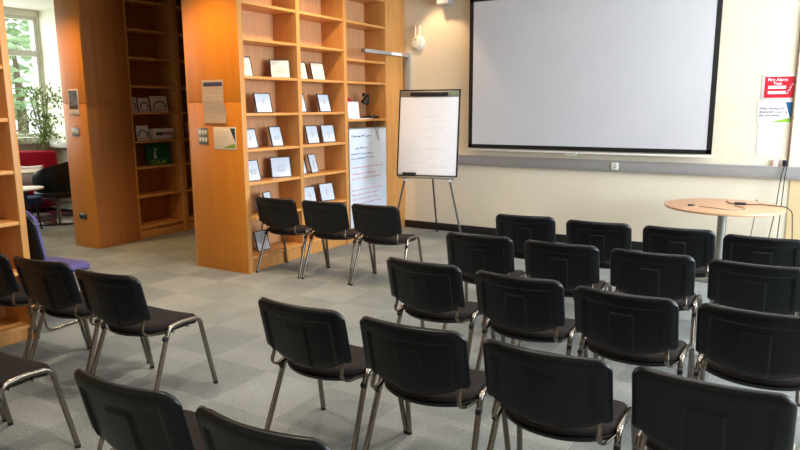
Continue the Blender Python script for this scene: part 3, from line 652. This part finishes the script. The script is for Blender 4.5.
# ------------------------------------------------------------------ stacking chair
def chair():
    t = thing('stacking_chair', '', 'chair')
    W = .257; zb, zt_ = .545, .822
    def lean(z): return -.232-.066*(z-zb)/(zt_-zb)
    def bend(x): return .048*(x/W)**2
    def rr(x, r, h, rw=W):
        a = abs(x)-(rw-r)
        return h if a <= 0 else h-r+math.sqrt(max(0, r*r-a*a))
    zc = (zb+zt_)/2; hh = (zt_-zb)/2
    def lo(x):  # bottom edge, small corner radius, gently bowed down in the middle
        return zc-rr(x, .022, hh)-.056*max(0, 1-(x/.215)**2)**.75
    def hi(x): return zc+rr(x, .058, hh)
    half = [0, .03, .052, .0555, .060, .064, .09, .12, .15, .18, .193, .199, .205, .212, .220, .228, .2345, .240, .2445, .248, .251, .2535, .2555, .2566, W]
    xs = [-v for v in half[::-1]][:-1]+half
    js = [0, .008, .022, .045, .08, .13, .2, .3, .4, .5, .6, .645, .658, .675, .69, .72, .765, .778, .797, .81, .835, .87, .9, .93, .955, .975, .99, 1]
    def putback(x, z, s, d, side):
        y = lean(z)+bend(x)
        if side < 0 and d > 0:     # rear face: recessed field with a raised centre tab
            rec = 1 if (abs(x) < .1965 and (z-lo(x))/(hi(x)-lo(x)) < .788) else 0
            j = (z-lo(x))/(hi(x)-lo(x))
            tab = 1 if (abs(x) < .0575 and j < .667) else 0
            s += .011*rec-.0105*tab
        return V(x, y+s, z)
    def sh(bm):
        slab(bm, xs, lo, hi, js, .038, .004, .026, putback)
    b = obj('backrest', sh, 'plastic', t, ang=75)
    def bc(bm):
        lo2 = lambda x: zc-rr(x, .03, hh-.012, W-.012); hi2 = lambda x: zc+rr(x, .05, hh-.012, W-.012)
        h2 = [0, .05, .1, .15, .19, .21, .222, .229, .2325, .233]
        x2 = [-v for v in h2[::-1]][:-1]+h2
        slab(bm, x2, lo2, hi2, [0, .03, .08, .16, .3, .5, .7, .84, .92, .97, 1], .03, .028, .002, lambda x, z, s, d, side: V(x, lean(z)+bend(x)+.004+s, z))
    obj('back_cushion', bc, 'fabric', b, ang=60)['label'] = 'dark woven fabric front pad'
    # seat: rounded rear edge, waterfall front
    WS = .238
    def slo(x): return -.205+.125*(abs(x)/WS)**2.1+(max(0, abs(x)-.19)/.048)**3*.03
    def shi(x): return .222-(max(0, abs(x)-.165)/.073)**2.6*.06
    h3 = [0, .04, .08, .12, .15, .175, .195, .21, .222, .230, .2355, WS]
    x3 = [-v for v in h3[::-1]][:-1]+h3
    def zs(x, y): return .448+.010*(x/WS)**2-.020*max(0, (y-.10)/.12)**2+.010*max(0, (-y-.08)/.12)**2
    obj('seat', lambda bm: slab(bm, x3, slo, shi, [0, .012, .035, .07, .12, .2, .35, .5, .65, .78, .88, .94, .975, .99, 1], .035, .030, .014, lambda x, y, s, d, side: V(x, y, zs(x, y)+s)), 'fabric', t, ang=60)
    obj('seat_pan', lambda bm: slab(bm, x3, slo, shi, [0, .012, .04, .1, .3, .6, .85, .95, .985, 1], .02, .004, .020, lambda x, y, s, d, side: V(x*1.006, y*1.006, zs(x, y)-.014+s)), 'plastic', t, ang=60)['label'] = 'black plastic shell under the seat'
    for s in (-1, 1):
        up = (0, 1, 0)
        rail = fillet([(s*.263, .213, .30), (s*.256, .187, .437), (s*.252, .155, .462), (s*.250, .04, .470), (s*.251, -.055, .464), (s*.254, -.087, .40), (s*.257, -.116, .33)], .026, 5)
        obj('side_rail', lambda bm: tube(bm, rail, .0142, 10), 'chrome', t)
        for y0, y1, z0 in ((.213, .270, .30), (-.116, -.248, .33)):
            x0, x1 = (.263, .278) if y0 > 0 else (.257, .272)
            lg = obj('leg', lambda bm: tube(bm, [(s*x0, y0, z0), (s*x1, y1, .012)], .0142, 10), 'chrome', t)
            obj('foot_cap', lambda bm: tube(bm, [(s*x1, y1*.996, .016), (s*x1, y1, .0)], .0148, 10), 'black', lg)
        obj('back_support', lambda bm: tube(bm, fillet([(s*.205, lean(.60)+.034, .60), (s*.207, lean(.54)+.036, .54), (s*.214, -.220, .474), (s*.222, -.175, .444), (s*.243, -.05, .442)], .04, 5), .006, 8, 1.9, up=(0, .97, .2)), 'chrome', t)
        obj('linking_knob', lambda bm: lathe(bm, [(0, 0), (.016, 0), (.018, .01), (.014, .022), (0, .024)], 12, T=Matrix.Translation((s*.246, -.095, .405)) @ Matrix.Rotation(s*PI/2, 4, 'Y')), 'black', t)
    obj('crossbar', lambda bm: (tube(bm, [(-.25, .10, .428), (.25, .10, .428)], .010, 8), tube(bm, [(-.248, -.02, .428), (.248, -.02, .428)], .010, 8)), 'steel', t)
    return t
RF = 'four stacking chairs in the row nearest the front wall'
RE = 'stacking chairs in the second row from the front wall'
RD = 'stacking chairs in the third row from the front wall'
RC = 'stacking chairs in the near right row'
RB = 'three linked chairs facing the bookcase corner'
RG = 'stacking chairs in the left block, further row'
RH = 'stacking chairs in the nearest row on the left'
CHAIRS = [
 (-1.960, 2.570, 0.2, RC, 'black stacking chair at the aisle end of the nearest long row, on open carpet'),
 (-1.372, 2.582, 2.6, RC, 'black stacking chair second along the nearest long row, at the bottom centre'),
 (-0.770, 2.581, -0.4, RC, 'black stacking chair third along the nearest long row, left of the largest back'),
 (-0.187, 2.584, -1.8, RC, 'black stacking chair with the largest back, bottom right corner of the photo'),
 (-1.877, 3.619, -0.3, RD, 'black stacking chair at the aisle end of the third row from the wall'),
 (-1.263, 3.583, -0.3, RD, 'black stacking chair second along the third row from the wall'),
 (-0.673, 3.527, -3.0, RD, 'black stacking chair third along the third row from the wall'),
 (-0.090, 3.526, -1.3, RD, 'black stacking chair at the right edge, in the third row from the wall'),
 (-1.953, 4.549, 4.6, RE, 'black stacking chair at the aisle end of the second row from the wall'),
 (-1.340, 4.553, 2.3, RE, 'black stacking chair second along the second row from the wall'),
 (-0.746, 4.552, 0.3, RE, 'black stacking chair third along the second row from the wall'),
 (-0.150, 4.526, -1.5, RE, 'black stacking chair at the right edge in the second row from the wall'),
 (-1.973, 5.517, 7.0, RF, 'black stacking chair at the left end of the row nearest the wall, below the screen'),
 (-1.338, 5.505, 2.8, RF, 'black stacking chair second along the row nearest the wall, left of the round table'),
 (-0.740, 5.529, 2.1, RF, 'black stacking chair in the row nearest the wall, just left of the table pedestal'),
 (-0.16, 5.442, -0.2, RF, 'black stacking chair in the row nearest the wall, right of the round table pedestal'),
 (-4.568, 5.327, 3.4, RB, 'black stacking chair closest to the bookcase, leftmost of the three linked there'),
 (-3.990, 5.372, 5.6, RB, 'black stacking chair in the middle of the three linked before the bookcase'),
 (-3.412, 5.412, 5.2, RB, 'black stacking chair nearest the flipchart, right end of the three linked chairs'),
 (-3.317, 2.501, 4.3, RG, 'black stacking chair on the left showing its whole seat and chrome rail beside open carpet'),
 (-3.960, 2.505, 5.4, RG, 'black stacking chair on the left, between the edge-cut chair and the one with open seat'),
 (-4.560, 2.459, 5.4, RG, 'black stacking chair cut by the left edge, in front of the empty bookcase'),
 (-3.325, 1.56, 4.0, RH, 'black stacking chair at the lower left edge showing only its seat and right legs'),
 (-3.95, 1.53, 4.0, RH, 'black stacking chair beyond the left edge, only its front leg in view'),
 (-1.918, 1.582, 2.4, RH, 'black stacking chair in the lower left foreground, curved back cut by the bottom edge'),
 (-1.308, 1.589, 2.0, RH, 'black stacking chair at the bottom edge with only the top of its back showing'),
]
c0 = chair()
for i, (x, y, a, g, lab) in enumerate(CHAIRS):
    c = c0 if i == 0 else copy_tree(c0)
    c.location = (x+.006, y, 0); c.rotation_euler = (0, 0, math.radians(a)); c['label'] = lab; c['group'] = g

# purple chair in the aisle -------------------------------------------------------
t = thing('upholstered_chair', 'purple upholstered chair with black back behind the left black chairs', 'chair', (-5.20, 3.05, 0), math.radians(4))
PW = .24
hp = [0, .06, .12, .17, .205, .225, .236, PW]; xp = [-v for v in hp[::-1]][:-1]+hp
jr = [0, .02, .06, .14, .3, .5, .7, .86, .94, .98, 1]
def pr_(x, r, h):
    a = abs(x)-(PW-r); return h if a <= 0 else h-r+math.sqrt(max(0, r*r-a*a))
obj('seat', lambda bm: slab(bm, xp, lambda x: -pr_(x, .07, .22), lambda x: pr_(x, .09, .24), jr, .04, .04, .03, lambda x, y, s, d, k: V(x, y, .44+s-.02*max(0, (y-.12)/.12)**2)), 'purple', t, ang=60)
obj('backrest', lambda bm: slab(bm, xp, lambda x: .76-pr_(x, .06, .22), lambda x: .76+pr_(x, .13, .22), jr, .03, .04, .0, lambda x, z, s, d, k: V(x, -.235-.16*(z-.5)+.05*(x/PW)**2+s, z)), 'purple', t, ang=60)
obj('back_shell', lambda bm: slab(bm, xp, lambda x: .76-pr_(x, .06, .215), lambda x: .76+pr_(x, .13, .212), jr, .03, .002, .03, lambda x, z, s, d, k: V(x, -.237-.16*(z-.5)+.05*(x/PW)**2+s, z)), 'plastic', t, ang=60)
for s in (-1, 1):
    obj('sled_leg', lambda bm: tube(bm, fillet([(s*.2, -.20, .41), (s*.25, .10, .41), (s*.26, .20, .395), (s*.27, .24, .02), (s*.27, -.26, .014), (s*.22, -.235, .40), (s*.19, -.225, .55)], .05, 5), .011, 8), 'chrome', t)
obj('stretcher', lambda bm: tube(bm, [(-.265, .22, .06), (.265, .22, .06)], .010, 8), 'black', t)

# ------------------------------------------------------------------ the window nook
tag(B('rug', 'maroon', (-12.05, -10.05, 4.9, 6.75, .0, .012), None, .003), 'maroon patterned rug with dark border under the black tub chair', 'rug')
B('rug_border', 'rugedge', [(-12.05, -10.05, 4.9, 5.12, .006, .0135), (-10.35, -10.05, 5.12, 6.75, .006, .0135), (-12.05, -10.35, 6.55, 6.75, .006, .0135)], bpy.data.objects['rug'], .001)
t = thing('sofa', 'low red sofa against the window wall in the nook', 'sofa', (-11.62, 6.30, 0), math.radians(38))
def cush(bm, w, d, h, z, y=0, r=.06, x=0): box(bm, x-w/2, x+w/2, y-d/2, y+d/2, z, z+h, r)
t.rotation_euler = (0, 0, math.radians(38)); t.location = (-11.42, 6.22, .013)
obj('base', lambda bm: cush(bm, 1.26, .62, .24, .06, 0, .03), 'maroon', t)
obj('seat_cushion', lambda bm: cush(bm, 1.24, .62, .16, .29, -.02, .05), 'sofa', t)
obj('backrest', lambda bm: cush(bm, 1.26, .17, .62, .38, .26, .06), 'sofa', t)
for x in (-.57, .57):
    for y in (-.25, .25): obj('leg', lambda bm: lathe(bm, [(0, 0), (.02, 0), (.028, .07), (0, .07)], 12, c=(x, y, 0)), 'black', t)
pc = thing('cushion', 'pale pink scatter cushion on the red sofa', 'cushion', (-11.06, 6.28, .46), math.radians(38))
obj('cushion_cover', lambda bm: slab(bm, [-.25, -.245, -.23, -.2, -.1, 0, .1, .2, .23, .245, .25], lambda x: 0+.02*(1-abs(x)/.25), lambda x: .34-.02*(1-abs(x)/.25), [0, .03, .1, .25, .5, .75, .9, .97, 1], .13, .06, .06, lambda x, z, s, d, k: V(x, s-.1+.28*z, z)), 'cushion', pc, ang=70)
def ptable(x, y, z, r, label, m, foot):
    t = thing('side_table', label, 'table', (x, y, foot))
    obj('tabletop', lambda bm: lathe(bm, [(0, z-.025), (r-.01, z-.025), (r, z-.018), (r, z-.004), (r-.006, z), (0, z)], 40), m, t, ang=30)
    obj('pedestal', lambda bm: lathe(bm, [(0, .02), (.025, .02), (.025, z-.025), (0, z-.025)], 20), 'black', t)
    obj('base', lambda bm: lathe(bm, [(0, 0), (r*.55, 0), (r*.55, .01), (.03, .03), (0, .03)], 30), 'steel', t)
ptable(-10.60, 6.12, .73, .32, 'round beige table in front of the red sofa', 'beige', .0135)
ptable(-9.18, 5.14, .65, .24, 'low round white table in the nook, nearer than the beige one', 'white', 0)
t = thing('tub_stool', 'blue upholstered stool tucked by the low white table', 'stool', (-9.55, 5.33, 0))
obj('seat', lambda bm: lathe(bm, [(0, .36), (.2, .36), (.23, .38), (.235, .43), (.21, .47), (0, .475)], 32), 'blueseat', t)
for a in range(4):
    obj('leg', lambda bm: tube(bm, [(.15*math.cos(a*PI/2+.6), .15*math.sin(a*PI/2+.6), .37), (.2*math.cos(a*PI/2+.6), .2*math.sin(a*PI/2+.6), 0)], .013, 8), 'black', t)
# black tub chair on chrome pedestal
t = thing('tub_chair', 'black tub chair on a chrome disc base beside the orange column', 'chair', (-9.74, 5.94, .0142), math.radians(132)); t.scale = (1.14, 1.14, 1.04)
def tub(bm):
    n = 26; rows = [(.40, .70), (.46, .9), (.60, 1.0), (.76, 1.02), (.88, 1.0), (.90, .97), (.88, .93), (.74, .92), (.58, .9), (.46, .78)]
    R = []
    for z, q in rows:
        ring = []
        for i in range(n+1):
            a = math.radians(-35-110+ (i/n)*290)-PI/2+math.radians(145-0)
            a = -PI/2+math.radians(-145+290*i/n)
            f = abs(i/n-.5)*2; hz = z if z < .5 else .5+(z-.5)*(1-.45*f**2)
            ring.append(bm.verts.new(V(.30*q*math.cos(a), .28*q*math.sin(a), hz)))
        R.append(ring)
    for a, b in zip(R, R[1:]):
        for i in range(n): bm.faces.new((a[i], a[i+1], b[i+1], b[i]))
    bm.faces.new([r[0] for r in R][::-1]); bm.faces.new([r[-1] for r in R])
    bmesh.ops.contextual_create
obj('tub_back', tub, 'plastic', t, ang=60)
obj('seat', lambda bm: lathe(bm, [(0, .36), (.22, .36), (.27, .39), (.275, .44), (.25, .475), (0, .48)], 36), 'black', t)
obj('pedestal', lambda bm: lathe(bm, [(0, .03), (.035, .03), (.03, .10), (.03, .30), (.07, .36), (0, .36)], 20), 'chrome', t)
obj('base', lambda bm: lathe(bm, [(0, 0), (.33, 0), (.335, .008), (.30, .018), (.05, .04), (0, .04)], 48), 'chrome', t)
# potted ficus
t = thing('potted_ficus', 'leafy potted ficus tree in front of the tall window', 'plant', (-11.62, 6.93, 0))
obj('pot', lambda bm: lathe(bm, [(0, 0), (.13, 0), (.17, .28), (.185, .30), (.185, .33), (.16, .33), (.15, .27), (0, .27)], 28), 'pot', t)
rnd = random.Random(5)
tips = []
def trunk(bm):
    for k in range(4):
        a = k*1.6+.4; x, y = .04*math.cos(a), .04*math.sin(a)
        pts = [V(x, y, .27), V(x*.2+.02, y*.2, .7), V(x*-.5, -y*.5, 1.1), V(math.cos(a)*.10, math.sin(a)*.08, 1.5), V(math.cos(a)*.2, math.sin(a)*.12, 1.95)]
        tube(bm, fillet(pts, .2, 4), [.018*(1-.035*i) for i in range(len(fillet(pts, .2, 4)))], 7)
        for j in range(9):
            z = 1.12+j*.11; b = rnd.uniform(0, 2*PI); q = V(math.cos(a)*.10*(z-1), math.sin(a)*.08*(z-1), z)
            L = rnd.uniform(.25, .60)*(1-.25*abs(z-1.65))
            e = q+V(math.cos(b)*L, math.sin(b)*L*.8, rnd.uniform(.0, .22)); m = (q+e)/2+V(0, 0, .06)
            e.z -= .04
            tube(bm, [q, m, e], [.007, .005, .003], 5); tips.extend([m, e, (m+e)/2, (q+m)/2])
obj('trunk', trunk, 'bark', t)
def leaves(bm):
    for c in tips:
        for _ in range(6):
            o = c+V(rnd.gauss(0, .055), rnd.gauss(0, .045), rnd.gauss(-.01, .05)); o.y = min(o.y, .36); o.x = max(o.x, -.45)
            Rm = Matrix.Rotation(rnd.uniform(0, 2*PI), 3, 'Z') @ Matrix.Rotation(rnd.uniform(-.2, 1.2), 3, 'Y')
            l, w = rnd.uniform(.06, .10), rnd.uniform(.014, .022)
            vs = [bm.verts.new(o+Rm @ V(*p)) for p in ((0, 0, 0), (l*.45, -w, -.004), (l, 0, -.016), (l*.45, w, -.004))]
            md = bm.verts.new(o+Rm @ V(l*.45, 0, .004))
            for i in range(4): bm.faces.new((vs[i], vs[(i+1) % 4], md))
obj('foliage', leaves, 'leaf', t, False)

# ------------------------------------------------------------------ light
w = bpy.data.worlds.new('sky'); S.world = w; w.use_nodes = True
w.node_tree.nodes['Background'].inputs[0].default_value = (.92, .97, 1, 1)
w.node_tree.nodes['Background'].inputs[1].default_value = 1.9
def area(name, loc, rot, sx, sy, e, col, spread=180):
    l = bpy.data.lights.new(name, 'AREA'); l.shape = 'RECTANGLE'; l.size = sx; l.size_y = sy; l.energy = e; l.color = col; l.spread = math.radians(spread)
    o = bpy.data.objects.new(name, l); C.objects.link(o); o.location = loc; o.rotation_euler = rot; return o
def spot(name, loc, tgt, e, col, size, blend=.6, rad=.05):
    l = bpy.data.lights.new(name, 'SPOT'); l.energy = e; l.color = col; l.spot_size = math.radians(size); l.spot_blend = blend; l.shadow_soft_size = rad
    o = bpy.data.objects.new(name, l); C.objects.link(o); o.location = loc
    o.rotation_euler = (Vector(tgt)-Vector(loc)).to_track_quat('-Z', 'Y').to_euler(); return o
day = (.79, .91, 1); warm = (1, .70, .38); neut = (1, .88, .74)
# daylight through the windows (just outside the openings)
for (a, b), e in zip(WR, (165, 520)):
    area('daylight', (XR+.35, (a+b)/2, (zr0+zr1)/2), (0, PI/2, 0), zr1-zr0, b-a, e, day)
area('daylight', (XW-.5, 5.6, 2.3), (0, -PI/2, 0), 2.2, 3.0, 150, (.95, 1, .93))
area('daylight', (XW-.5, 2.1, 2.3), (0, -PI/2, 0), 2.2, 1.8, 20, (.95, 1, .93))
# ceiling lights
for x, y, e, cc in ((-1.9, 1.2, 165, (1, .86, .68)), (-1.4, 3.6, 100, neut), (-3.9, 2.6, 155, (1, .84, .64)), (-3.4, 4.6, 115, neut), (.8, 3.0, 80, neut)):
    spot('downlight', (x, y, H-.03), (x, y, 0), e, cc, 112, .7, .12)
for x, y in ((-.5, 2.4), (-.5, 4.6), (-.5, 6.6)):
    area('ceiling_light', (x, y, H-.03), (0, 0, 0), 1.2, .3, 16, (1, .95, .9))
# warm downlights
hot = (1, .62, .26)
spot('downlight', (-4.36, 7.68, H-.03), (-4.22, 8.15, 2.1), 52, warm, 66, .5)
spot('downlight', (-7.6, 4.08, H-.03), (-7.6, 4.95, .9), 165, hot, 74, .9)
spot('downlight', (-5.15, 3.95, H-.03), (-5.2, 4.95, .9), 210, hot, 84, .7)
spot('downlight', (-3.9, 5.9, H-.03), (-4.9, 6.2, 1.3), 120, warm, 110, .8)
vs = S.view_settings; vs.view_transform = 'Standard'; vs.look = 'None'; vs.gamma = 1; vs.use_curve_mapping = False; vs.exposure = .1
S.cycles.max_bounces = 8; S.cycles.diffuse_bounces = 4; S.cycles.use_denoising = True
S.cycles.sample_clamp_indirect = 6
